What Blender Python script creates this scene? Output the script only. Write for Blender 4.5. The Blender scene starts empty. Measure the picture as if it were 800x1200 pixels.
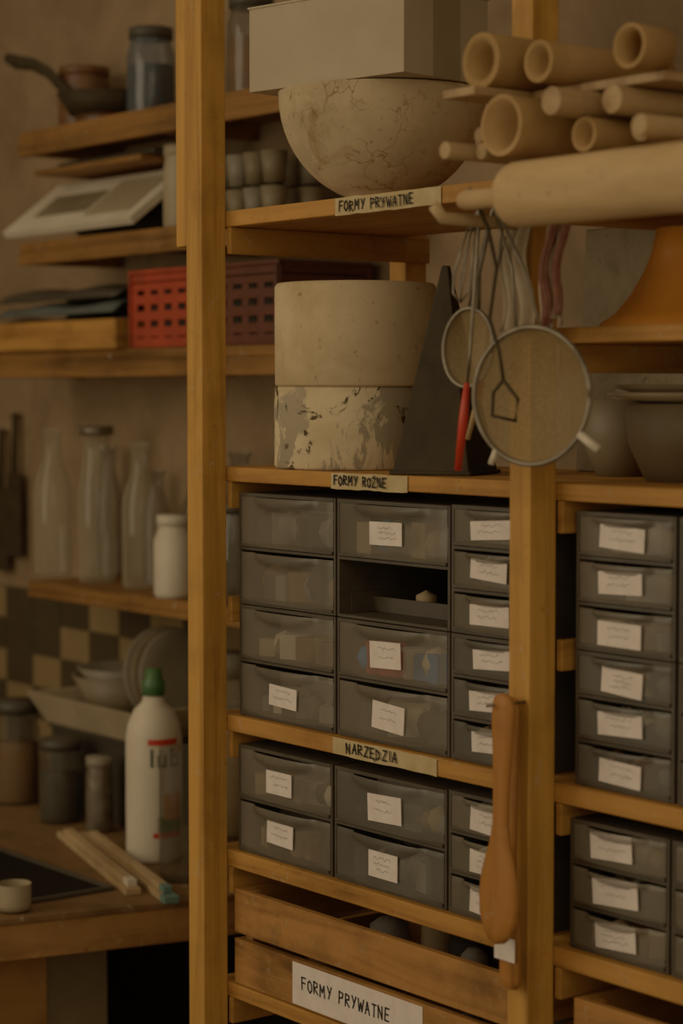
import bpy, math, random
from mathutils import Vector, Matrix
random.seed(7)
rnd = random.random
def U(a,b): return a+(b-a)*rnd()

# ------------------------------------------------------------------ materials
def lin(h):
    h=h.lstrip('#'); o=[]
    for i in (0,2,4):
        c=int(h[i:i+2],16)/255
        o.append(c/12.92 if c<=.04045 else ((c+.055)/1.055)**2.4)
    return (*o,1)
def base(name):
    m=bpy.data.materials.new(name); m.use_nodes=True
    nt=m.node_tree; return m,nt,nt.nodes['Principled BSDF']
def coords(nt,scale=(1,1,1)):
    tc=nt.nodes.new('ShaderNodeTexCoord'); mp=nt.nodes.new('ShaderNodeMapping')
    mp.inputs['Scale'].default_value=scale
    nt.links.new(tc.outputs['Object'],mp.inputs[0]); return mp.outputs[0]
def noise(nt,co,scale,detail=4,rough=.5,dist=0):
    n=nt.nodes.new('ShaderNodeTexNoise'); n.inputs['Scale'].default_value=scale
    n.inputs['Detail'].default_value=detail; n.inputs['Roughness'].default_value=rough
    n.inputs['Distortion'].default_value=dist
    nt.links.new(co,n.inputs['Vector']); return n.outputs['Fac']
def ramp(nt,fac,stops):
    r=nt.nodes.new('ShaderNodeValToRGB'); e=r.color_ramp.elements
    while len(e)<len(stops): e.new(.5)
    for i,(p,c) in enumerate(stops): e[i].position=p; e[i].color=c
    nt.links.new(fac,r.inputs[0]); return r.outputs[0]
def bump(nt,b,fac,st=.2,d=.002):
    n=nt.nodes.new('ShaderNodeBump'); n.inputs['Strength'].default_value=st; n.inputs['Distance'].default_value=d
    nt.links.new(fac,n.inputs['Height']); nt.links.new(n.outputs[0],b.inputs['Normal'])
def mul(nt,a,b,fac=1):
    m=nt.nodes.new('ShaderNodeMix'); m.data_type='RGBA'; m.blend_type='MULTIPLY'; m.inputs[0].default_value=fac
    nt.links.new(a,m.inputs[6]); nt.links.new(b,m.inputs[7]); return m.outputs[2]
def mixcol(nt,g,fac,col):
    mm=nt.nodes.new('ShaderNodeMix'); mm.data_type='RGBA'; nt.links.new(fac,mm.inputs[0]); nt.links.new(g,mm.inputs[6]); mm.inputs[7].default_value=lin(col); return mm.outputs[2]
def plain(name,c,c2=None,rough=.6,sc=18,bmp=.1,metal=0,spec=.4):
    m,nt,b=base(name); co=coords(nt)
    c=lin(c); c2=lin(c2) if c2 else tuple(x*.75 for x in c[:3])+(1,)
    f=noise(nt,co,sc,5,.6); nt.links.new(ramp(nt,f,[(.3,c2),(.68,c)]),b.inputs['Base Color'])
    b.inputs['Roughness'].default_value=rough; b.inputs['Metallic'].default_value=metal
    b.inputs['Specular IOR Level'].default_value=spec
    if bmp: bump(nt,b,f,bmp)
    return m
def wood(name,c1,c2,stretch,rough=.6,dirt=.35):
    m,nt,b=base(name); co=coords(nt,stretch)
    f=noise(nt,co,1,6,.62,.6); g=ramp(nt,f,[(.28,lin(c2)),(.52,lin(c1)),(.75,tuple(min(1,x*1.18) for x in lin(c1)[:3])+(1,))])
    co2=coords(nt); d=noise(nt,co2,7,5,.65)
    dr=ramp(nt,d,[(.28,(1-dirt,1-dirt,1-dirt,1)),(.5,(1,1,1,1))])
    s=noise(nt,co2,55,3,.6); sp=ramp(nt,s,[(.25,(.55,.5,.45,1)),(.33,(1,1,1,1))])
    g=mul(nt,mul(nt,g,dr),sp,.8)
    du=noise(nt,coords(nt),31,7,.75,.8)          # dried plaster dust and drips
    g=mixcol(nt,g,ramp(nt,du,[(.60,(0,0,0,1)),(.70,(.6,.6,.6,1))]),'#ab9c7e')
    nt.links.new(g,b.inputs['Base Color']); b.inputs['Roughness'].default_value=rough
    b.inputs['Specular IOR Level'].default_value=.2
    bump(nt,b,f,.25,.0015); return m
def see(name,c,fac,rough=.2,sc=12,spec=.5,edge=None):
    m,nt,b=base(name); co=coords(nt); c=lin(c)
    f=noise(nt,co,sc,4); nt.links.new(ramp(nt,f,[(.3,tuple(x*.7 for x in c[:3])+(1,)),(.7,c)]),b.inputs['Base Color'])
    b.inputs['Roughness'].default_value=rough; b.inputs['Specular IOR Level'].default_value=spec
    t=nt.nodes.new('ShaderNodeBsdfTransparent'); mx=nt.nodes.new('ShaderNodeMixShader'); mx.inputs[0].default_value=fac
    if edge is not None:   # real-glass behaviour: denser at grazing angles
        lw=nt.nodes.new('ShaderNodeLayerWeight'); lw.inputs['Blend'].default_value=.45
        nt.links.new(ramp(nt,lw.outputs['Facing'],[(.25,(fac,)*3+(1,)),(.9,(edge,)*3+(1,))]),mx.inputs[0])
    nt.links.new(b.outputs[0],mx.inputs[1]); nt.links.new(t.outputs[0],mx.inputs[2])
    nt.links.new(mx.outputs[0],nt.nodes['Material Output'].inputs[0]); return m

PINE_Z=wood('pine_upright','#bb873c','#8b5c22',(26,26,1.3))
PINE_X=wood('pine_board','#b37d38','#83541f',(1.6,22,30))
PINE_Y=wood('pine_cross','#a47434','#784e1d',(22,2,30))
OLDW_X=wood('crate_wood','#a67239','#6b431c',(2.2,24,30),.6,.5)
DARKW=wood('dark_shelf_wood','#8a5e2d','#5b3c1a',(1.5,20,26),.6,.4)
PALEW=wood('pale_wood','#b3976c','#8f7048',(3,3,9),.5,.2)
PALEY=wood('pale_dowel','#a8895e','#7b5c39',(20,2,20),.5,.3)
SPOONW=wood('spoon_wood','#a3692f','#744617',(24,24,2),.45,.3)
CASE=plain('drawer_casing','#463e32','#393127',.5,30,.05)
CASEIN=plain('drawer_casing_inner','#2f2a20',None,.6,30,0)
FRONT=see('smoky_drawer_front','#847a69',.46,.32,9)
FRONT2=see('smoky_drawer_front_blue','#7b766b',.50,.32,9)
PAPER=plain('paper_label','#e6dbd4','#d4c8be',.8,40,.05,spec=.1)
TAPE=plain('masking_tape','#c2ae86','#ab9362',.8,30,.05,spec=.1)
INK=plain('ink','#16120f','#16120f',.7,10,0)
INKG=plain('pencil','#968d86','#968d86',.8,10,0)
BOXM=plain('cardboard_pale','#b3a48a','#a5957a',.8,6,.08,spec=.1)
BOXE=plain('cardboard_tape','#94866c','#86765c',.6,6,.05)
def plaster(name,c1,c2,crack=False,peel=False):
    m,nt,b=base(name); co=coords(nt)
    f=noise(nt,co,9,7,.65,.3); g=ramp(nt,f,[(.3,lin(c2)),(.55,lin(c1)),(.8,tuple(min(1,x*1.12) for x in lin(c1)[:3])+(1,))])
    s=noise(nt,co,70,3,.6); sp=ramp(nt,s,[(.27,(.45,.4,.3,1)),(.36,(1,1,1,1))]); g=mul(nt,g,sp,.7)
    if crack:
        v=nt.nodes.new('ShaderNodeTexVoronoi'); v.feature='DISTANCE_TO_EDGE'; v.inputs['Scale'].default_value=19
        n2=nt.nodes.new('ShaderNodeTexNoise'); n2.inputs['Scale'].default_value=14; n2.inputs['Detail'].default_value=4
        nt.links.new(co,n2.inputs['Vector'])
        mx=nt.nodes.new('ShaderNodeMix'); mx.data_type='RGBA'; mx.inputs[0].default_value=.12
        nt.links.new(co,mx.inputs[6]); nt.links.new(n2.outputs['Color'],mx.inputs[7]); nt.links.new(mx.outputs[2],v.inputs['Vector'])
        cr=ramp(nt,v.outputs['Distance'],[(.004,(.50,.40,.28,1)),(.022,(1,1,1,1))])
        big=noise(nt,co,7,2); msk=ramp(nt,big,[(.47,(0,0,0,1)),(.60,(1,1,1,1))])
        mm=nt.nodes.new('ShaderNodeMix'); mm.data_type='RGBA'; nt.links.new(msk,mm.inputs[0])
        nt.links.new(cr,mm.inputs[6]); mm.inputs[7].default_value=(1,1,1,1); g=mul(nt,g,mm.outputs[2])
        st=noise(nt,coords(nt,(1,1,1)),13,8,.7,1.0)
        g=mul(nt,g,ramp(nt,st,[(.34,(.72,.62,.48,1)),(.46,(1,1,1,1))]))
    if peel:
        n=noise(nt,coords(nt,(1,1,.7)),12,8,.7,1.2)
        g=mixcol(nt,g,ramp(nt,n,[(.48,(0,0,0,1)),(.52,(1,1,1,1))]),'#9b8d74')
        n3=noise(nt,coords(nt,(1,1,.8)),11,9,.75,1.5)
        g=mixcol(nt,g,ramp(nt,n3,[(.565,(0,0,0,1)),(.59,(1,1,1,1))]),'#463824')
    nt.links.new(g,b.inputs['Base Color']); b.inputs['Roughness'].default_value=.85; b.inputs['Specular IOR Level'].default_value=.15
    bump(nt,b,f,.3,.003); return m
PLAST=plaster('plaster','#cab38c','#b0976e')
PLAST2=plaster('plaster_peeling','#d4c19a','#b7a078',peel=True)
PLASTB=plaster('plaster_cracked','#bfa983','#a38e6b',crack=True)
SLAB=plaster('plaster_slab_grey','#8b7c62','#5f5340')
BLACKM=plain('dark_metal','#2b2419','#3b3020',.65,22,.15,spec=.15)
STEEL=plain('steel_wire','#857a68','#5a5042',.35,30,.05,metal=.5)
MESH=see('sieve_mesh','#927a50',.28,.6,260,.2)
REDP=plain('red_plastic','#c2331a','#a82a15',.4,12,.03)
BASK=plain('red_basket','#ac3a1e','#883017',.5,12,.03)
BASKD=plain('dark_basket','#5c2b1a','#462214',.5,12,.03)
ORANGE=plain('orange_plastic','#cf842a','#b66c1e',.45,8,.03)
WHITEP=plain('white_plastic','#d6cab4','#c2b49c',.5,7,.03)
CREAM=plain('cream_ceramic','#a39174','#8f7e62',.5,8,.03)
GREY=plain('grey_plastic','#857a66','#6e6453',.5,8,.03)
DIM=plain('dim_ceramic','#7c6d54','#665841',.5,8,.03)
DGREY=plain('dark_lid','#3f392f',None,.5,9,.03)
BLK=plain('sink_hole_dark','#14110d',None,.7,9,.03,spec=.1)  # black that paints in the dark inside the sink hole
GREEN=plain('green_cap','#3f6b3a','#2f552c',.4,8,0)
DGREEN=plain('dark_green_print','#27402a','#27402a',.5,8,0)
BLUEC=plain('blue_cloth','#565c58','#434844',.9,14,.3)
BROWNG=plain('brown_glaze','#6a4424','#4c3019',.4,9,.03)
GLASS=see('clear_glass','#b8ab8c',.74,.05,6,1,.18)
GLASSD=see('dark_glass','#565040',.66,.06,6,1,.28)
GLASSB=see('bluish_glass','#56606a',.5,.1,6,.9,.25)
CLOTH=plain('white_cloth','#ab9a80','#8e7c60',.9,16,.3)
PINK=plain('pink_cloth','#8f6050','#744436',.9,60,.3)
ROLLW=wood('roller_wood','#c2a070','#a48150',(3,12,12),.55,.15)
CARD=plain('cardboard_tube','#ae895a','#91703f',.75,14,.06,spec=.15)
TEAL=plain('teal_paint','#5d7a70','#4a655c',.6,14,.05)
BLUEO=plain('blue_content','#3f92d4','#347cb8',.5,10,0)
REDO=plain('red_content','#e04a2c','#c03a1e',.5,10,0)
CONT=[plain('content_tan','#b89c74',None,.7,20,0),plain('content_dark','#3a332a',None,.7,20,0),plain('content_grey','#948c80',None,.7,20,0),plain('content_pale','#e6d6b8',None,.7,20,0),plain('content_brown','#8a6038',None,.7,20,0)]

# ------------------------------------------------------------------ mesh builder
class B:
    def __init__(s,name): s.name=name; s.v=[]; s.f=[]; s.mi=[]; s.sm=[]; s.mats=[]
    def add(s,vs,fs,mat,smooth=False,M=None):
        o=len(s.v)
        for v in vs:
            v=Vector(v); s.v.append(tuple(M@v) if M else tuple(v))
        if mat not in s.mats: s.mats.append(mat)
        k=s.mats.index(mat)
        for f in fs: s.f.append([i+o for i in f]); s.mi.append(k); s.sm.append(smooth)
    def box(s,x0,x1,y0,y1,z0,z1,mat,M=None):
        vs=[(x,y,z) for z in (z0,z1) for y in (y0,y1) for x in (x0,x1)]
        s.add(vs,[(0,2,3,1),(4,5,7,6),(0,1,5,4),(2,6,7,3),(0,4,6,2),(1,3,7,5)],mat,False,M)
    def lathe(s,prof,mat,M=None,n=40,c=(0,0,0),smooth=True,cap=True,sy=1):
        vs=[];fs=[]
        for r,z in prof:
            for i in range(n):
                t=2*math.pi*i/n; vs.append((c[0]+r*math.cos(t),c[1]+r*sy*math.sin(t),c[2]+z))
        for j in range(len(prof)-1):
            for i in range(n):
                a=j*n+i;b_=j*n+(i+1)%n; fs.append((a,b_,b_+n,a+n))
        if cap:
            if prof[0][0]>1e-5: fs.append(tuple(reversed(range(n))))
            if prof[-1][0]>1e-5: fs.append(tuple(range((len(prof)-1)*n,len(prof)*n)))
        s.add(vs,fs,mat,smooth,M)
    def tube(s,pts,r,mat,n=10,M=None,flat=1):
        pts=[Vector(p) for p in pts]; vs=[];fs=[]; up=None
        for k,p in enumerate(pts):
            d=(pts[min(k+1,len(pts)-1)]-pts[max(k-1,0)]).normalized()
            if up is None: up=Vector((0,0,1)) if abs(d.z)<.9 else Vector((0,1,0))
            a=(up-d*up.dot(d)).normalized(); b_=d.cross(a); up=a
            rr=r[k] if isinstance(r,(list,tuple)) else r
            for i in range(n):
                t=2*math.pi*i/n; vs.append(p+a*rr*math.cos(t)+b_*rr*flat*math.sin(t))
        for j in range(len(pts)-1):
            for i in range(n):
                a=j*n+i;b_=j*n+(i+1)%n; fs.append((a,b_,b_+n,a+n))
        fs.append(tuple(reversed(range(n)))); fs.append(tuple(range((len(pts)-1)*n,len(pts)*n)))
        s.add(vs,fs,mat,True,M)
    def ribbon(s,pts,w,y,mat,M=None):   # stroke in XZ plane
        for a,b_ in zip(pts,pts[1:]):
            a=Vector(a);b_=Vector(b_); d=b_-a
            if d.length<1e-6: continue
            d.normalize(); n=Vector((-d.y,d.x))*w/2; a=a-d*w*.3; b_=b_+d*w*.3
            s.add([(a.x+n.x,y,a.y+n.y),(a.x-n.x,y,a.y-n.y),(b_.x-n.x,y,b_.y-n.y),(b_.x+n.x,y,b_.y+n.y)],[(0,1,2,3)],mat,False,M)
    def grid(s,nx,ny,fn,mat,smooth=True,M=None):
        vs=[fn(i/nx,j/ny) for j in range(ny+1) for i in range(nx+1)]
        fs=[(j*(nx+1)+i,j*(nx+1)+i+1,(j+1)*(nx+1)+i+1,(j+1)*(nx+1)+i) for j in range(ny) for i in range(nx)]
        s.add(vs,fs,mat,smooth,M)
    def done(s,bevel=0,solid=0):
        me=bpy.data.meshes.new(s.name); me.from_pydata(s.v,[],s.f); me.update()
        for m in s.mats: me.materials.append(m)
        for p,k,sm in zip(me.polygons,s.mi,s.sm): p.material_index=k; p.use_smooth=sm
        ob=bpy.data.objects.new(s.name,me); bpy.context.collection.objects.link(ob)
        if solid:
            q=ob.modifiers.new('s','SOLIDIFY'); q.thickness=solid; q.offset=0
        if bevel:
            q=ob.modifiers.new('b','BEVEL'); q.width=bevel; q.segments=2; q.limit_method='ANGLE'; q.angle_limit=math.radians(50)
        return ob
T=Matrix.Translation
def RZ(d): return Matrix.Rotation(math.radians(d),4,'Z')
def RX(d): return Matrix.Rotation(math.radians(d),4,'X')
def RY(d): return Matrix.Rotation(math.radians(d),4,'Y')

# ------------------------------------------------------------------ hand lettering
L={'F':[[(0,0),(0,1),(.6,1)],[(0,.55),(.5,.55)]],'O':[[(.3,0),(0,.3),(.05,.8),(.3,1),(.6,.75),(.6,.25),(.3,0)]],
'R':[[(0,0),(0,1),(.5,.9),(.5,.6),(0,.5),(.6,0)]],'M':[[(0,0),(.05,1),(.35,.4),(.65,1),(.7,0)]],'Y':[[(0,1),(.3,.5)],[(.6,1),(.2,0)]],
'P':[[(0,0),(0,1),(.55,.9),(.5,.55),(0,.45)]],'W':[[(0,1),(.2,0),(.4,.7),(.6,0),(.8,1)]],'A':[[(0,0),(.3,1),(.6,0)],[(.1,.4),(.5,.4)]],
'T':[[(0,1),(.6,1)],[(.3,1),(.3,0)]],'N':[[(0,0),(0,1),(.55,0),(.55,1)]],'E':[[(.55,1),(0,1),(0,0),(.55,0)],[(0,.5),(.45,.5)]],
'Z':[[(0,1),(.55,1),(0,0),(.6,0)]],'D':[[(0,0),(0,1),(.5,.75),(.5,.25),(0,0)]],'I':[[(.2,0),(.2,1)]],
'Q':[[(.3,0),(0,.3),(.05,.8),(.3,1),(.6,.75),(.6,.25),(.3,0)],[(.3,1.15),(.45,1.35)]],
'X':[[(0,1),(.55,1),(0,0),(.6,0)],[(.3,1.15),(.35,1.25)]],'J':[[(.55,1),(0,1),(0,0),(.55,0),(.65,-.25)],[(0,.5),(.45,.5)]]}
def write(b,text,x,z,h,y,w,mat,adv=.95,M=None,jit=.07):
    for ch in text:
        if ch==' ': x+=h*.75; continue
        sl=U(-jit,jit); dz=U(-jit,jit)*h
        for st in L[ch]: b.ribbon([(x+(px+sl*pz)*h*adv*.95,z+dz+pz*h) for px,pz in st],w,y,mat,M)
        x+=h*adv*(1.05 if ch in 'MW' else (.55 if ch=='I' else .9))
    return x

# ------------------------------------------------------------------ room
def room():
    m,nt,b=base('old_wall_paint'); co=coords(nt)
    f=noise(nt,co,3.2,8,.7,.6); g=ramp(nt,f,[(.3,lin('#685238')),(.7,lin('#947958'))])
    nt.links.new(g,b.inputs['Base Color']); b.inputs['Roughness'].default_value=.85; bump(nt,b,noise(nt,co,35,5),.15)
    w=B('wall_back'); w.box(-2.7,3.2,.80,.9,0,3.3,m); w.done()
    w=B('wall_left'); w.box(-2.7,-2.6,-3.6,.8,0,3.3,m); w.done()
    fl=B('floor'); fm=plain('floor_concrete','#6c5a44','#584834',.8,5,.1); fl.box(-2.7,3.2,-3.6,.9,-.05,0,fm); fl.done()
    ta=plain('tile_tan','#8a734e','#756040',.4,3,.03); tb=plain('tile_dark','#403729','#32291f',.4,3,.03); gr=plain('grout','#5e5039',None,.9,20,0)
    t=B('trim_tiles'); t.box(-2.6,-.45,.792,.8,.86,1.262,gr)
    tw,th=.135,.08
    for i in range(16):
        for j in range(5):
            x0=-2.598+i*tw; z1=1.262-j*th
            k=(i+j)%2==0
            if rnd()<.12: k=not k
            t.box(x0+.002,x0+tw-.002,.786,.793,z1-th+.002,z1-.002,tb if k else ta)
    t.done(.001)
room()

# ------------------------------------------------------------------ main shelving unit
def shelving():
    b=B('shelving_unit')
    for x0,x1 in ((-.042,0),(.699,.738),(1.42,1.46)):
        b.box(x0,x1,0,.045,0,2.85,PINE_Z); b.box(x0,x1,.402,.447,0,2.85,PINE_Z)
    b.box(-.073,-.0425,.002,.04,1.975,2.85,PINE_Z)
    for z0,z1 in ((2.004,2.028),(1.613,1.635),(1.225,1.250),(1.012,1.038),(.806,.828),(2.46,2.485)):
        b.box(-.04,1.458,.046,.401,z0,z1,PINE_X)
        for x in (0.0005,.7385,1.408):
            b.box(x,x+.011,.046,.445,z0-.042,z0-.0005,PINE_Y)
    b.box(.7,1.458,.047,.40,1.812,1.832,PINE_X); b.box(.7385,.7495,.047,.445,1.775,1.8115,PINE_Y)
    for x in (.0005,.7385): b.box(x,x+.011,.046,.445,1.395,1.435,PINE_Y)
    b.box(-.04,1.458,.448,.466,.60,.68,PINE_X)
    b.done(.0018)
shelving()
def tape(name,x0,x1,z0,z1,text,tx,tz,th,y=.0455,mat=TAPE,w=.0028,adv=.95):
    b=B(name)
    b.grid(14,1,lambda u,v:(x0+(x1-x0)*u,y-.0012-.0006*math.sin(u*9),(z0 if v==0 else z1)+U(-.0008,.0008)),mat,False)
    write(b,text,tx,tz,th,y-.003,w,INK,adv); b.done()
tape('shelf_label',.277,.511,2.003,2.0275,'FORMY PRYWATNE',.288,2.008,.014,w=.0024)
tape('shelf_label',.267,.441,1.6115,1.6345,'FORMY ROXNE',.276,1.617,.0130,w=.0026)
tape('shelf_label',.271,.505,1.2255,1.2495,'NARZJDZIA',.305,1.2315,.0140,w=.0026,adv=1.1)

# ------------------------------------------------------------------ drawer units
def drawer_unit(x0,x1,z0,z1,n,labels,skip=(),contents=None,y0=.06,y1=.35,blue=False,lw=.07,lh=.034):
    b=B('drawer_unit'); t=.004
    b.box(x0,x0+t,y0,y1,z0,z1,CASE); b.box(x1-t,x1,y0,y1,z0,z1,CASE)
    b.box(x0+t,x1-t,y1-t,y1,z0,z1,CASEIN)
    H=(z1-z0)/n
    b.box(x0+t,x1-t,y0-.001,y1-t,z0,z0+.004,CASE); b.box(x0+t,x1-t,y0-.001,y1-t,z1-.005,z1,CASE)
    for i in range(1,n): b.box(x0+t,x1-t,y0,y1-t,z0+i*H-.002,z0+i*H+.002,CASE)
    for i in range(n):
        zt=z1-i*H-.0055; zb=z1-(i+1)*H+.0045; xa=x0+t+.0015; xb=x1-t-.0015; h=zt-zb; W=xb-xa
        if i in skip:
            b.box(xa,xa+.003,y0+.02,y1-.02,zb,zb+.03,CASE); b.box(xb-.003,xb,y0+.02,y1-.02,zb,zb+.03,CASE)
            b.box(xa,xb,y0+.06,y0+.064,zb,zb+.022,CASE)
            for k in range(4):
                r=U(.014,.02); b.lathe([(0,-r),(r,-r*.6),(r,r*.5),(0,r)],random.choice(CONT),T((U(xa+.04,xb-.03),y0+U(.09,.15),zb+.003+r)),14)
            continue
        m=FRONT2 if blue else FRONT
        def fn(u,v):
            bulge=.0035*(1-(2*u-1)**2)*(.4+.6*(1-v))
            r=((u-.5)/.33)**2+((1-v)/.27)**2
            lip=.011*max(0,1-r)**.35 if r<1 else 0
            ed=.002 if (u in(0,1) or v in (0,1)) else 0
            return (xa+W*u,y0-.002-bulge-lip+ed,zb+h*v)
        b.grid(30,14,fn,m)
        b.box(xa,xb,y0-.003,y0+.002,zb-.001,zb+.003,CASE)
        b.box(xa,xb,y0+.003,y1-.02,zb,zb+.002,CASE)
        # a stored bundle behind the front plus loose small things
        b.box(xa+.006,xb-.006,y0+.07,y0+.074,zb+.003,zb+h*.72,random.choice((CONT[2],CONT[1],CASE)))
        cs=contents.get(i) if contents else None
        for k in range(8 if W>.2 else 5):
            cm=random.choice(cs) if cs else random.choice(CONT)
            r=U(.012,.022) if not cs else U(.02,.028)
            r=min(r,h*.40); q=4 if rnd()<.4 else 14
            cx=xa+.024+(W-.048)*((k+U(.2,.8))/(8 if W>.2 else 5)); cy=y0+.006+r*1.35+U(0,.010)
            M=T((cx,cy,zb+.003+r))@RZ(U(0,90))
            if q==4: b.box(-r*1.1,r*1.1,-r*.7,r*.7,-r,r*.8,cm,M)
            else: b.lathe([(0,-r),(r*.7,-r*.75),(r,0),(r*.75,r*.65),(0,r)],cm,M,14)
        if i in labels:
            cx=(xa+xb)/2+U(-.006,.006); cz=zb+h*.5+U(-.004,.004)
            ww=lw*U(.9,1.05)/2; hh=lh*U(.92,1.06)/2
            M=T((cx,y0-.0078,cz))@RY(U(-4,4))
            b.box(-ww,ww,-.0004,.0004,-hh,hh,PAPER,M)
            nl=2 if hh<.015 or rnd()<.5 else 3
            for q in range(nl):
                zz=hh*(.5-q*(1.1/nl)*1.2); x=-ww*U(.4,.7); pts=[(x,zz)]; xe=ww*U(.3,.7)
                while x<xe:
                    x+=U(.0018,.0034); pts.append((x,zz+U(-.0022,.0024)))
                b.ribbon(pts,.0006,-.0009,INKG,M)
    return b.done()
zA,zB=1.2515,1.596; zm=(zA+zB)/2
drawer_unit(.013,.257,zm+.001,zB,2,(),contents={0:[CONT[1],CONT[2]],1:[CONT[2],CONT[1],CONT[4]]})
drawer_unit(.013,.257,zA,zm-.001,2,(1,),lw=.068)
drawer_unit(.262,.513,zm+.001,zB,2,(0,),skip=(1,),contents={0:[BLUEO,CONT[1],CONT[0],CONT[2]]},lw=.076)
drawer_unit(.262,.513,zA,zm-.001,2,(0,1),contents={0:[REDO,CONT[3],BLUEO,BLUEO],1:[CONT[2],CONT[3],CONT[1]]},lw=.074,lh=.037)
drawer_unit(.517,.690,zm+.001,zB+.002,3,(0,1,2),lw=.078,lh=.027)
drawer_unit(.517,.690,zA,zm-.001,3,(0,1,2),lw=.078,lh=.028,blue=True)
drawer_unit(.012,.252,1.039,1.205,2,(0,1),lw=.068,lh=.036,y0=.058)
drawer_unit(.258,.510,1.039,1.205,2,(0,1),lw=.072,lh=.037,y0=.058,blue=True,contents={1:[BLUEO,CONT[2],CONT[2],CONT[1]]})
drawer_unit(.515,.688,1.039,1.207,3,(0,1,2),lw=.07,lh=.033,y0=.058)
for xx in (.760,.938,1.116):
    drawer_unit(xx,xx+.171,zm+.001,zB+.004,3,(0,1,2),lw=.073,lh=.030)
    drawer_unit(xx,xx+.171,zA,zm-.001,3,(0,1,2),lw=.073,lh=.031,blue=True)
    drawer_unit(xx-.008,xx+.165,1.039,1.206,3,(0,1,2),lw=.076,lh=.032)

# ------------------------------------------------------------------ wooden crates
def crate(x0,x1,y0,y1,z,label):
    b=B('wooden_crate')
    for za,zb in ((z+.002,z+.072),(z+.082,z+.150)):
        b.box(x0,x1,y0,y0+.012,za,zb,OLDW_X); b.box(x0,x1,y1-.012,y1,za,zb,OLDW_X)
        b.box(x0,x0+.012,y0+.0125,y1-.0125,za,zb,PINE_Y); b.box(x1-.012,x1,y0+.0125,y1-.0125,za,zb,PINE_Y)
    for x in (x0+.0125,x1-.0305):
        for y in (y0+.0125,y1-.0305): b.box(x,x+.018,y,y+.018,z+.002,z+.148,OLDW_X)
    b.box(x0+.0125,x1-.0125,y0+.0125,y1-.0125,z+.002,z+.010,OLDW_X)
    if label:
        b.box(.165,.470,y0-.0012,y0-.0002,z+.004,z+.068,PAPER)
        write(b,'FORMY PRYWATNE',.190,z+.030,.018,y0-.002,.0026,INK,.92)
    for k in range(9):
        r=U(.02,.04); cx=U(x0+.08,x1-.08); cy=U(y0+.07,y1-.07)
        b.lathe([(r*.7,0),(r,.03),(r*.9,.09),(r*.5,.1),(0,.1)],random.choice(CONT[:3]+CONT[4:]),T((cx,cy,z+.011)),18)
    b.done(.0015)
crate(.012,.665,.05,.38,.828,True)
crate(.77,1.38,.05,.38,.828,False)

# ------------------------------------------------------------------ plaster moulds, cone, bowl, box
b=B('plaster_mold'); b.lathe([(0,0),(.118,0),(.121,.004),(.1215,.06),(.1205,.120),(.118,.1235),(0,.1235)],PLAST2,T((.153,.175,1.6355)),72,smooth=True); b.done()
b=B('plaster_mold'); b.lathe([(0,0),(.119,0),(.122,.004),(.1225,.08),(.1225,.150),(.119,.155),(.085,.155),(.08,.145),(0,.145)],PLAST,T((.157,.175,1.7592)),72); b.done()
b=B('metal_pyramid_mold')
M=T((.428,.124,1.6355))@RZ(28)
h=.292; a_=.058; c_=.005
b.add([(-a_,-a_,0),(a_,-a_,0),(a_,a_,0),(-a_,a_,0),(-c_,-c_,h),(c_,-c_,h),(c_,c_,h),(-c_,c_,h)],[(3,2,1,0),(4,5,6,7),(0,1,5,4),(1,2,6,5),(2,3,7,6),(3,0,4,7)],BLACKM,False,M)
b.box(-a_-.003,a_+.003,-a_-.003,a_+.003,0,.006,BLACKM,M)
b.done(.002)
b=B('plaster_bowl'); R=.154; H=.160
pr=[(0,0),(.045,0)]+[(r,z+.002) for r,z in [(R*math.sin(math.pi/2*i/14),H*(1-math.cos(math.pi/2*i/14))) for i in range(1,15)] if r>.05]
pr+=[(R+.001,H+.004),(R-.012,H+.004)]+[(r*.92,z*.92+.013) for r,z in reversed(pr[2:])]+[(0,.013)]
b.lathe(pr,PLASTB,T((.225,.172,2.0285)),72); b.done()
b=B('cardboard_box'); M=T((.237,.134,2.195))@RZ(9.5)
b.box(-.152,.152,-.092,.092,0,.121,BOXM,M)
b.box(-.154,.154,-.094,.094,.121,.124,BOXM,M)
b.box(.152,.1526,-.03,.03,.0,.12,BOXE,M)
b.done(.0025)
b=B('plaster_slab'); M=T((.46,.345,1.6355))@RX(-3)
b.box(0,.232,0,.016,0,.352,SLAB,M); b.done(.003)

# ------------------------------------------------------------------ wall shelves
def wshelf(x0,x1,zt,th):
    b=B('wall_shelf')
    b.box(x0,x1,.555,.798,zt-.022,zt,DARKW)
    b.box(x0,x1,.552,.572,zt-th,zt-.0225,DARKW)
    for x in (x0+.03,(x0+x1)/2,x1-.05):
        b.box(x,x+.025,.5725,.797,zt-th,zt-.0225,DARKW)
    b.done(.002)
wshelf(-1.56,-.42,2.333,.055); wshelf(-1.56,-.42,2.086,.05); wshelf(-1.74,-.42,1.842,.058); wshelf(-1.53,-.42,1.326,.036)
b=B('frying_pan')
b.lathe([(0,0),(.085,0),(.115,.045),(.112,.045),(.082,.005),(0,.005)],BLACKM,T((-1.36,.67,2.36)),40)
b.lathe([(0,0),(.07,0),(.075,.026),(0,.026)],BROWNG,T((-1.36,.67,2.3335)),30)
b.tube([(-1.44,.645,2.39),(-1.50,.64,2.43),(-1.56,.635,2.475),(-1.62,.63,2.50),(-1.70,.63,2.515),(-1.745,.63,2.53)],[.012,.013,.014,.015,.017,.012],BLACKM,12,flat=.6); b.done()
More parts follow.
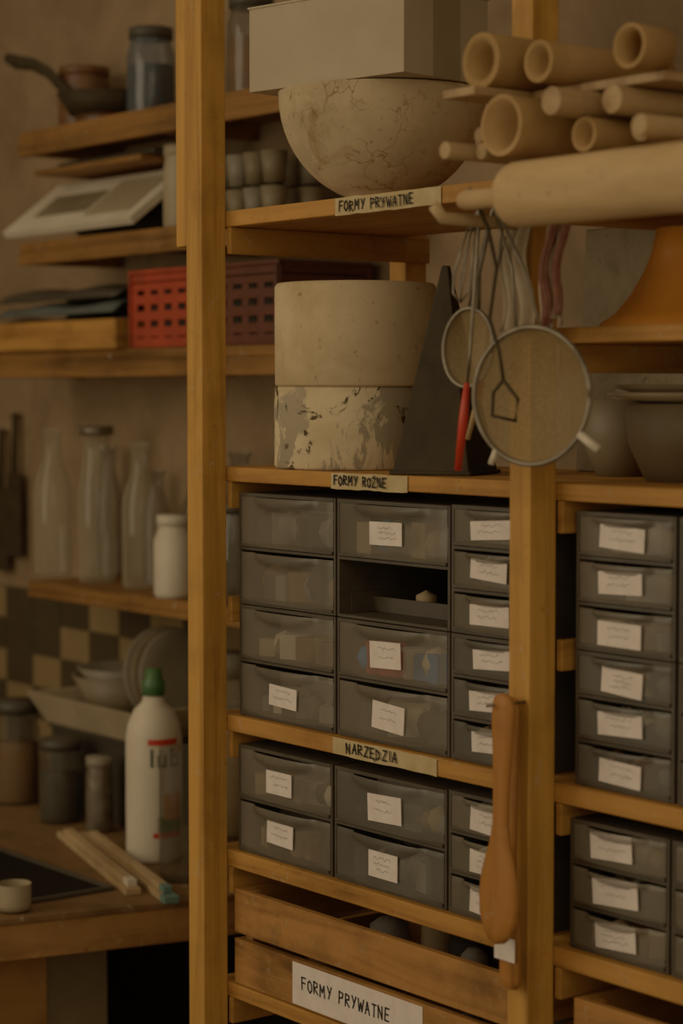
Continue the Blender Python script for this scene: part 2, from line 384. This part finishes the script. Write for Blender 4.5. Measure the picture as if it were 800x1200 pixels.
def jar(name,x,y,z,r,h,glass,lid=None,fill=None,neck=.8):
    b=B(name)
    b.lathe([(0,0),(r*.93,0),(r,.01),(r,h*.72),(r*neck,h*.86),(r*neck,h)],glass,T((x,y,z)),30,cap=False)
    if fill: b.lathe([(0,.003),(r*.88,.004),(r*.93,.012),(r*.93,h*.6),(0,h*.6)],fill,T((x,y,z)),30)
    if lid: b.lathe([(r*neck*1.08,h*.9),(r*neck*1.08,h*1.03),(0,h*1.03)],lid,T((x,y,z)),30)
    return b.done()
jar('glass_jar',-1.17,.66,2.334,.052,.185,GLASSB,DGREY,CONT[1],.85)
jar('ceramic_pot',-1.53,.71,2.334,.06,.15,BROWNG,BROWNG,None,.9)
jar('glass_jar',-.80,.66,2.334,.05,.20,GLASSD,DGREY,CONT[4],.85)
jar('glass_jar',-.66,.68,2.334,.045,.16,GLASSD,DGREY,CONT[1],.85)
b=B('kitchen_scale')
M=Matrix(((1,0,0,-1.60),(0,.77,-.6,.545),(0,.6,.77,2.098),(0,0,0,1)))
b.box(0,.54,0,.19,0,.018,WHITEP,M); b.box(.08,.30,.05,.13,.0182,.021,DIM,M); b.box(.32,.50,.03,.16,.0182,.022,CREAM,M)
b.box(.02,.52,.15,.185,-.11,.0,DGREY,M)
b.done(.004)
b=B('cutting_boards'); b.box(-1.57,-1.12,.60,.77,2.240,2.252,DARKW); b.box(-1.5,-1.1,.62,.78,2.254,2.264,DGREY)
b.box(-1.62,-1.605,.75,.77,2.0865,2.24,DARKW); b.box(-1.12,-1.10,.75,.77,2.0865,2.24,DARKW); b.box(-1.62,-1.10,.75,.77,2.232,2.2398,DARKW); b.done(.003)
jar('white_jar',-1.02,.64,2.0868,.04,.17,CREAM,CREAM,None,.9)
b=B('stacked_cups')
for i in range(6):
    for j in range(2):
        for k in range(2):
            r=.027; x=-.93+i*.058+j*.015; y=.60+j*.075; z=2.0868+k*.068
            b.lathe([(0,0),(r*.75,0),(r,.06),(r*.93,.06),(r*.7,.006),(0,.006)],[DIM,GREY,DIM][(i+j+k)%3],T((x,y,z)),20)
b.done()
def basket(x0,x1,BM):
    b=B('plastic_basket'); y0,y1,z0,z1=.556,.77,1.843,1.994
    nx=max(4,int((x1-x0)/.045))
    for y in (y0,y1):
        for i in range(nx+1):
            x=x0+(x1-x0)*i/nx; b.box(x-.011,x+.011,y-.002,y+.002,z0,z1,BM)
        for z in (z0,z0+.022,z0+.055,z0+.088,z1-.034,z1-.02): b.box(x0-.009,x1+.009,y-.0025,y+.0025,z,z+.019,BM)
    for x in (x0-.007,x1+.007):
        for i in range(6):
            y=y0+(y1-y0)*i/5; b.box(x-.002,x+.002,y-.009,y+.009,z0,z1,BM)
        for z in (z0,z0+.022,z0+.055,z0+.088,z1-.034,z1-.02): b.box(x-.0025,x+.0025,y0,y1,z,z+.019,BM)
    b.box(x0,x1,y0,y1,z0,z0+.004,BM)
    b.box(x0-.014,x1+.014,y0-.008,y0+.004,z1,z1+.008,BM); b.box(x0-.014,x1+.014,y1-.004,y1+.008,z1,z1+.008,BM)
    b.box(x0-.014,x0-.004,y0,y1,z1,z1+.008,BM); b.box(x1+.004,x1+.014,y0,y1,z1,z1+.008,BM)
    b.box(x0+.02,x1-.02,y0+.03,y1-.03,z0+.005,z0+.12,CONT[1])
    b.done(.001)
basket(-1.075,-.87,BASK); basket(-.83,-.57,BASKD)
b=B('wooden_tray')
x0,x1=-1.72,-1.12
b.box(x0,x1,.54,.77,1.8425,1.853,DARKW); b.box(x0,x1,.53,.54,1.8425,1.905,PINE_X); b.box(x0,x1,.77,.78,1.8425,1.905,DARKW)
b.box(x1,x1+.01,.53,.78,1.8425,1.905,PINE_Y); b.box(x0-.01,x0,.53,.78,1.8425,1.905,PINE_Y); b.done(.002)
b=B('folded_cloth')
for k in range(4):
    z=1.858+k*.032
    b.grid(24,8,lambda u,v:(-1.66+.5*u+.01*math.sin(k*3),.555+.2*v,z+.03*(math.sin(math.pi*min(1,max(0,v)))**.4)*(.8+.2*math.sin(u*11+k*2))),BLUEC if k%2==0 else DGREY)
b.done(solid=.006)
def bottle(x,y,z,r,h,neckr,m,lid=None,fill=None):
    b=B('glass_bottle')
    b.lathe([(0,0),(r*.95,0),(r,.008),(r,h*.58),(r*.85,h*.68),(neckr*1.1,h*.80),(neckr,h*.84),(neckr,h*.96),(neckr*1.25,h*.97),(neckr*1.25,h)],m,T((x,y,z)),30,cap=False)
    if lid: b.lathe([(neckr*1.4,h*.95),(neckr*1.4,h*1.01),(0,h*1.01)],lid,T((x,y,z)),24)
    b.done()
bottle(-1.60,.66,1.3265,.043,.34,.018,GLASS)
bottle(-1.405,.66,1.3265,.042,.345,.028,GLASS,STEEL)
bottle(-1.205,.65,1.3265,.040,.315,.017,GLASS)
bottle(-1.09,.72,1.3265,.035,.27,.016,GLASSD)
bottle(-1.50,.75,1.3265,.03,.30,.016,GLASSD); bottle(-1.30,.75,1.3265,.032,.25,.018,GLASSD)
bottle(-.93,.72,1.3265,.033,.30,.02,GLASSD)
jar('white_jar',-.985,.592,1.3265,.042,.165,WHITEP,WHITEP,None,.78)
jar('glass_jar',-.80,.62,1.3265,.045,.2,GLASSD,DGREY)
b=B('hanging_spatula')
for dx,zt in ((-1.99,1.70),(-2.06,1.66)):
    b.tube([(dx,.78,zt),(dx,.775,zt-.16)],.009,BLACKM); b.box(dx-.035,dx+.035,.772,.777,zt-.36,zt-.15,BLACKM)
    b.tube([(dx,.7995,zt-.01),(dx,.76,zt-.01)],.004,STEEL)
b.done(.002)

# ------------------------------------------------------------------ counter with things on it
CT=wood('counter_top','#6f5132','#553b20',(3,9,3),.65,.4); CE=wood('counter_edge','#94693a','#744d26',(12,2,20),.6,.3)
b=B('counter')
poly=[(-.565,-.40),(-.402,.30),(-.402,.785),(-2.59,.785),(-2.59,-.40)]
def prism(b,poly,z0,z1,m):
    n=len(poly); b.add([(x,y,z0) for x,y in poly]+[(x,y,z1) for x,y in poly],[tuple(reversed(range(n))),tuple(range(n,2*n))]+[(i,(i+1)%n,(i+1)%n+n,i+n) for i in range(n)],m)
prism(b,poly,.838,.85,CT)
ins=[(x+( .0 if x<-2 else -.003),y) for x,y in poly]
prism(b,ins,.775,.8375,CE)
b.box(-2.5,-.60,-.36,-.34,0,.774,CE)
b.box(-.60,-.575,-.36,.05,0,.774,CE); b.box(-.64,-.615,.055,.20,0,.774,DIM); b.box(-2.5,-.66,.7,.72,0,.774,CASEIN)
b.box(-.47,-.43,.70,.74,0,.774,CE)
b.done(.002)
b=B('sink_basin')
b.box(-1.05,-.56,-.06,.175,.8505,.853,BLK)  # flat black sheet, painted shade in place of a cut recess
for q in ((-1.055,-1.045,-.065,.18),(-.565,-.555,-.065,.18),(-1.045,-.565,-.065,-.055),(-1.045,-.565,.17,.18)): b.box(*q,.8505,.858,DGREY)
b.done(.002)
def slat(x0,y0,x1,y1,w,z,tipm):
    b=B('wooden_slat'); d=Vector((x1-x0,y1-y0)); Ln=d.length; a=math.degrees(math.atan2(d.y,d.x)); M=T((x0,y0,z))@RZ(a)
    b.box(0,Ln-.03,-w/2,w/2,0,.012,PALEW,M); b.box(Ln-.0299,Ln,-w/2,w/2,0,.0121,tipm,M); b.done(.001)
slat(-1.02,.345,-.50,.185,.028,.8508,PALEW)
slat(-.98,.332,-.515,.192,.018,.8632,WHITEP)
slat(-.98,.375,-.405,.205,.028,.8508,TEAL)
slat(-.93,.360,-.43,.213,.016,.8632,TEAL)
b=B('detergent_bottle'); M=T((-.735,.380,.8505)); r=.054
b.lathe([(0,0),(r*.95,0),(r,.008),(r,.235),(r*.93,.262),(r*.7,.29),(r*.42,.305),(r*.36,.318),(0,.318)],WHITEP,M,40)
b.lathe([(r*.40,.318),(r*.42,.345),(r*.3,.352),(r*.3,.368),(0,.370)],GREEN,M,24)
def arc(b,z0,z1,a0,a1,m,rr):
    b.grid(16,1,lambda u,v:(rr*math.cos(math.radians(a0+(a1-a0)*u)),rr*math.sin(math.radians(a0+(a1-a0)*u)),z0+(z1-z0)*v),m,True,M)
arc(b,.228,.240,-45,20,REDP,r+.0008)
for k,(s0,s1) in enumerate(((-40,-34),(-26,-20),(-12,-6),(2,8),(18,23))):
    arc(b,.186,.222 if k in (0,3) else .210,s0,s1,DGREEN,r+.0008)
arc(b,.186,.192,-26,-6,DGREEN,r+.0008); arc(b,.186,.192,2,18,DGREEN,r+.0008); arc(b,.205,.210,8,18,DGREEN,r+.0008)
arc(b,.06,.09,-25,35,GREEN,r+.0006); arc(b,.085,.135,-12,30,ORANGE,r+.001); arc(b,.05,.06,-35,35,REDP,r+.0008)
b.done()
jar('tall_glass',-.555,.325,.8505,.042,.245,GLASSD,None,None,1.0)
jar('metal_can',-1.02,.43,.8505,.028,.15,STEEL,GREY,None,.9)
jar('glass_jar',-1.16,.42,.8505,.045,.17,GLASSD,DGREY,CONT[1],.9)
b=B('flour_packet'); b.box(-.90,-.845,.42,.47,.8505,1.05,CREAM); b.box(-.902,-.843,.418,.472,.90,.97,ORANGE); b.done(.005)
jar('ceramic_jug',-.84,.62,.8505,.062,.36,GLASS,GREY,CONT[0],.85)
jar('glass_jar',-1.40,.45,.8505,.05,.22,GLASSD,DGREY,CONT[4],.9)
b=B('storage_box'); b.box(-1.32,-.97,.49,.70,.8505,1.022,CASEIN); b.box(-1.325,-.965,.485,.705,1.0225,1.034,DGREY); b.done(.004)
b=B('white_tray')
b.add([(-1.32,.48,1.035),(-.97,.48,1.035),(-.97,.70,1.035),(-1.32,.70,1.035),(-1.36,.45,1.10),(-.93,.45,1.10),(-.93,.73,1.10),(-1.36,.73,1.10),(-1.34,.465,1.10),(-.95,.465,1.10),(-.95,.715,1.10),(-1.34,.715,1.10),(-1.31,.49,1.042),(-.98,.49,1.042),(-.98,.69,1.042),(-1.31,.69,1.042)],
 [(3,2,1,0),(0,1,5,4),(1,2,6,5),(2,3,7,6),(3,0,4,7),(4,5,9,8),(5,6,10,9),(6,7,11,10),(7,4,8,11),(8,9,13,12),(9,10,14,13),(10,11,15,14),(11,8,12,15),(12,13,14,15)],CREAM); b.done(.002)
b=B('stacked_dishes')
b.lathe([(0,0),(.06,0),(.11,.10),(.105,.10),(.055,.006),(0,.006)],DIM,T((-1.20,.60,1.0425)),36)
b.lathe([(0,0),(.05,0),(.10,.06),(.095,.06),(.045,.006),(0,.006)],GREY,T((-1.20,.60,1.10)),36)
for k in range(3):
    b.lathe([(0,0),(.06,0),(.105,.012),(.103,.015),(.06,.006),(0,.006)],DIM if k%2 else GREY,T((-1.04+.03*k,.60,1.155))@RY(78),36)
b.done()
jar('small_cup',-.53,-.04,.8545,.030,.045,CREAM,None,None,1.0)

# ------------------------------------------------------------------ right bay shelf items
b=B('orange_funnel'); b.lathe([(.118,0),(.116,.006),(.098,.018),(.078,.042),(.062,.070),(.052,.095),(.046,.125),(.042,.125),(.048,.095),(.058,.067),(.074,.039),(.093,.014),(.112,.003)],ORANGE,T((.838,.185,1.8325)),48,cap=False); b.done()
b=B('stacked_plates')
for k in range(4): b.lathe([(0,0),(.045,0),(.072,.012),(.071,.015),(.045,.005),(0,.005)],WHITEP if k%2 else CREAM,T((1.035+.003*k,.12,1.8325+k*.012)),36)
b.done()
b=B('ceramic_bowl'); b.lathe([(0,0),(.035,0),(.055,.05),(.058,.105),(.053,.105),(.05,.05),(.03,.008),(0,.008)],DIM,T((.625,.275,1.6355)),36); b.done()
b=B('ceramic_bowl'); b.lathe([(0,0),(.055,0),(.078,.05),(.082,.10),(.076,.10),(.07,.05),(.05,.008),(0,.008)],DIM,T((.80,.22,1.6355)),36)
b.lathe([(0,0),(.06,0),(.105,.010),(.104,.014),(.06,.006),(0,.006)],CREAM,T((.80,.22,1.736)),40); b.lathe([(0,0),(.06,0),(.095,.010),(.094,.014),(.06,.006),(0,.006)],DIM,T((.80,.22,1.746)),40); b.done()
b=B('ceramic_bowl'); b.lathe([(0,0),(.05,0),(.07,.04),(.072,.075),(.066,.075),(.05,.008),(0,.008)],CREAM,T((.975,.15,1.6355)),36); b.done()

# ------------------------------------------------------------------ rolling pin, pegs, rods, tubes
b=B('rolling_pin'); M=T((.735,-.115,1.983))@RY(90)
b.lathe([(0,0),(.009,.002),(.0125,.012),(.012,.05),(.0115,.093),(.030,.094),(.0365,.098),(.0385,.106),(.0385,.60),(.030,.611),(.0115,.612),(.0125,.70),(.009,.718),(0,.72)],ROLLW,M,40); b.done()
b=B('wooden_peg')
for x in (.731,1.43):
    b.tube([(x,-.0005,1.9595),(x,-.09,1.9605),(x,-.14,1.9615),(x,-.153,1.975)],.0075,PALEW,12)
b.done()
b=B('wooden_rods')
for x,z,y0,r in ((.752,2.040,-.155,.0105),(.778,2.039,-.12,.010),(.752,2.062,-.10,.0095),(.905,2.085,-.125,.0165),(.958,2.085,-.08,.0165),(.985,2.052,-.06,.016),(1.06,2.041,-.14,.012)):
    b.tube([(x,y0,z),(x,.36,z)],r,PALEY,14)
b.box(.742,.80,-.150,.36,2.1020,2.112,PALEY); b.box(.803,1.02,-.06,.36,2.1020,2.112,PALEY)
b.done(.001)
b=B('cardboard_tubes')
for x,z,y0,y1,ro,ri in ((.783,2.1455,-.125,.06,.033,.024),(.862,2.137,-.105,.10,.0245,.018),(1.005,2.1375,-.10,-.05,.0250,.0205),(.825,2.0645,-.13,.3,.036,.030),(.918,2.0485,-.085,.3,.020,.015)):
    b.lathe([(ro,0),(ro,y1-y0),(ri,y1-y0),(ri,0),(ro,0)],CARD,T((x,y0,z))@RX(-90),36,cap=False)
b.done()

# ------------------------------------------------------------------ tools hanging on the post
b=B('tool_hook'); b.tube([(.730,0,1.985),(.729,-.06,1.985),(.729,-.092,1.990),(.729,-.096,2.0)],.003,STEEL,8); b.done()
def sieve(name,cx,cy,cz,r,rz,depth,ring=.0035,sxy=1,tilt=0):
    b=B(name); M=T((cx,cy,cz))@RZ(rz)@RY(tilt)
    n=48
    b.tube([(r*sxy*math.cos(2*math.pi*i/n),0,r*math.sin(2*math.pi*i/n)) for i in range(n+1)],ring,STEEL,8,M)
    vs=[(0,depth,0)];fs=[]
    K=8
    for k in range(1,K+1):
        for i in range(n):
            q=k/K; vs.append((r*sxy*q*math.cos(2*math.pi*i/n),depth*(1-q*q),r*q*math.sin(2*math.pi*i/n)))
    for i in range(n): fs.append((0,1+i,1+(i+1)%n))
    for k in range(K-1):
        for i in range(n): a=1+k*n+i; c=1+k*n+(i+1)%n; fs.append((a,a+n,c+n,c))
    b.add(vs,fs,MESH,True,M)
    return b,M
b,M=sieve('round_sieve',.803,-.060,1.746,.0835,14,.030,.0034)
top=(.729,-.058,1.989)
for dx in (-.022,.014):
    p=M@Vector((dx,0,.082)); b.tube([p,(p.x*.6+.298,-.058,1.90),top],.002,STEEL,8)
b.tube([M@Vector((.070,0,-.046)),M@Vector((.096,0,-.064))],.0055,WHITEP,8)
b.tube([M@Vector((-.05,0,-.066)),M@Vector((-.058,0,-.084))],.004,WHITEP,8)
b.done()
b,M=sieve('small_strainer',.664,-.040,1.807,.050,10,.022,.003,.80,8)
b.tube([M@Vector((.01,0,.049)),(.690,-.045,1.90),(.718,-.047,1.975),(.729,-.048,1.989)],.003,STEEL,8)
b.tube([M@Vector((-.006,0,.049)),(.680,-.044,1.895),(.715,-.047,1.97),(.729,-.048,1.987)],.002,STEEL,8); b.done()
b=B('paint_brush'); b.tube([(.729,-.077,1.989),(.718,-.075,1.90),(.706,-.073,1.80),(.700,-.073,1.76)],.0022,STEEL,8)
b.tube([(.700,-.073,1.762),(.693,-.072,1.72),(.681,-.071,1.652)],[.0035,.006,.0045],REDP,10); b.done()
b=B('paint_brush'); b.tube([(.729,-.034,1.989),(.690,-.020,1.88),(.662,-.014,1.775)],.002,STEEL,8)
b.tube([(.662,-.014,1.777),(.655,-.014,1.745)],[.004,.005],REDP,10); b.tube([(.655,-.014,1.745),(.634,-.014,1.69)],[.004,.0032],PALEW,10); b.done()
b=B('wire_whisk')
for k in range(6):
    a=k*math.pi/3
    b.tube([(.705+.006*math.cos(a),-.070+.004*math.sin(a),1.955),(.690+.018*math.cos(a),-.072+.006*math.sin(a),1.90),(.686+.015*math.cos(a),-.072+.006*math.sin(a),1.875),(.686,-.072,1.862)],.0012,STEEL,6)
b.tube([(.729,-.068,1.989),(.705,-.070,1.952)],.005,STEEL,8); b.done()
b=B('wire_loop_tool')
b.tube([(.729,-.088,1.989),(.762,-.094,1.95),(.778,-.094,1.90),(.770,-.098,1.84),(.792,-.102,1.80),(.800,-.102,1.765)],.0024,BLACKM,8)
b.tube([(.800,-.102,1.765),(.782,-.102,1.750),(.780,-.102,1.722),(.822,-.102,1.716),(.826,-.102,1.742),(.800,-.102,1.765)],.0024,BLACKM,8)
b.done()
b=B('hanging_cloth')
def cl(x0,x1,z0,z1,y,m,ph):
    b.grid(22,16,lambda u,v:(x0+(x1-x0)*u*(1-.45*v)+.02*v*v+.004*math.sin(v*8+ph),y+.006*math.sin(u*15+ph)+.003*math.sin(v*7),z0+(z1-z0)*v+.006*math.sin(u*9+ph)*(1-v)),m)
cl(.700,.760,1.825,1.975,-.020,CLOTH,0); cl(.765,.805,1.835,1.965,-.012,CLOTH,2); cl(.779,.789,1.835,1.965,-.021,PINK,1); cl(.802,.806,1.85,1.965,-.020,PINK,1.5)
b.tube([(.815,-.015,1.962),(.770,-.018,1.976),(.731,-.02,1.989)],.002,CLOTH,8)
b.done(solid=.0015)

def spoon(name,x,y,zt,prof,th,tiltdeg):
    b=B(name); M=T((x,y,zt))@RY(tiltdeg); N=10; vs=[];fs=[]
    for (z,w) in prof:
        for i in range(N):
            t=2*math.pi*i/N; vs.append((w*math.cos(t),th*min(1,.45+w/.03)*math.sin(t)*.5,z))
    for j in range(len(prof)-1):
        for i in range(N): a=j*N+i;c=j*N+(i+1)%N; fs.append((a,a+N,c+N,c))
    fs.append(tuple(range(N))); fs.append(tuple(reversed(range((len(prof)-1)*N,len(prof)*N))))
    b.add(vs,fs,SPOONW,True,M)
    return b,M
pr=[(.004,.006),(0,.016),(-.012,.021),(-.04,.020),(-.08,.016),(-.12,.0135),(-.16,.0135),(-.185,.018),(-.205,.027),(-.23,.034),(-.255,.037),(-.28,.035),(-.30,.026),(-.311,.014),(-.314,.003)]
b,M=spoon('wooden_spoon',.746,-.050,1.370,pr,.016,2.0)
b.tube([(.730,-.0003,1.358),(.736,-.07,1.360)],.0022,STEEL,8); b.done()
pr2=[(.002,.005),(0,.012),(-.02,.016),(-.1,.013),(-.2,.011),(-.26,.013),(-.30,.019),(-.36,.021),(-.372,.012),(-.374,.003)]
b,M=spoon('wooden_spatula',.720,-.014,1.362,pr2,.010,0); b.box(-.020,.018,-.0095,-.0085,-.335,-.305,PAPER,M); b.tube([(0,.0142,-.02),(0,-.012,-.02)],.002,STEEL,8,M); b.done()

# ------------------------------------------------------------------ lights, world, camera
w=bpy.data.worlds.new('World'); bpy.context.scene.world=w; w.use_nodes=True
bg=w.node_tree.nodes['Background']; bg.inputs[0].default_value=(1.0,.73,.41,1); bg.inputs[1].default_value=.31
def area(name,loc,tgt,size,e,col):
    l=bpy.data.lights.new(name,'AREA'); l.size=size; l.energy=e; l.color=col
    o=bpy.data.objects.new(name,l); o.location=loc; bpy.context.collection.objects.link(o)
    o.rotation_euler=(Vector(tgt)-Vector(loc)).to_track_quat('-Z','Y').to_euler(); return o
area('window_light',(-1.0,-3.2,2.5),(.3,0,1.5),2.6,43,(1,.79,.50))
area('room_light',(3.2,-1.6,2.6),(.2,.2,1.5),1.8,10,(1,.75,.45))
f=2500.; aa=math.atan(f/1930); pp=math.atan(140/f)
cam=bpy.data.cameras.new('camera'); cam.lens=75; cam.sensor_width=36; cam.sensor_fit='AUTO'
cam.dof.use_dof=True; cam.dof.focus_distance=3.1; cam.dof.aperture_fstop=3.0
co=bpy.data.objects.new('camera',cam); co.location=(2.717,-1.828,1.75); co.rotation_euler=(math.pi/2-pp,0,aa)
bpy.context.collection.objects.link(co); bpy.context.scene.camera=co
vs=bpy.context.scene.view_settings; vs.view_transform='Standard'; vs.look='None'; vs.exposure=-.55; vs.gamma=1.25
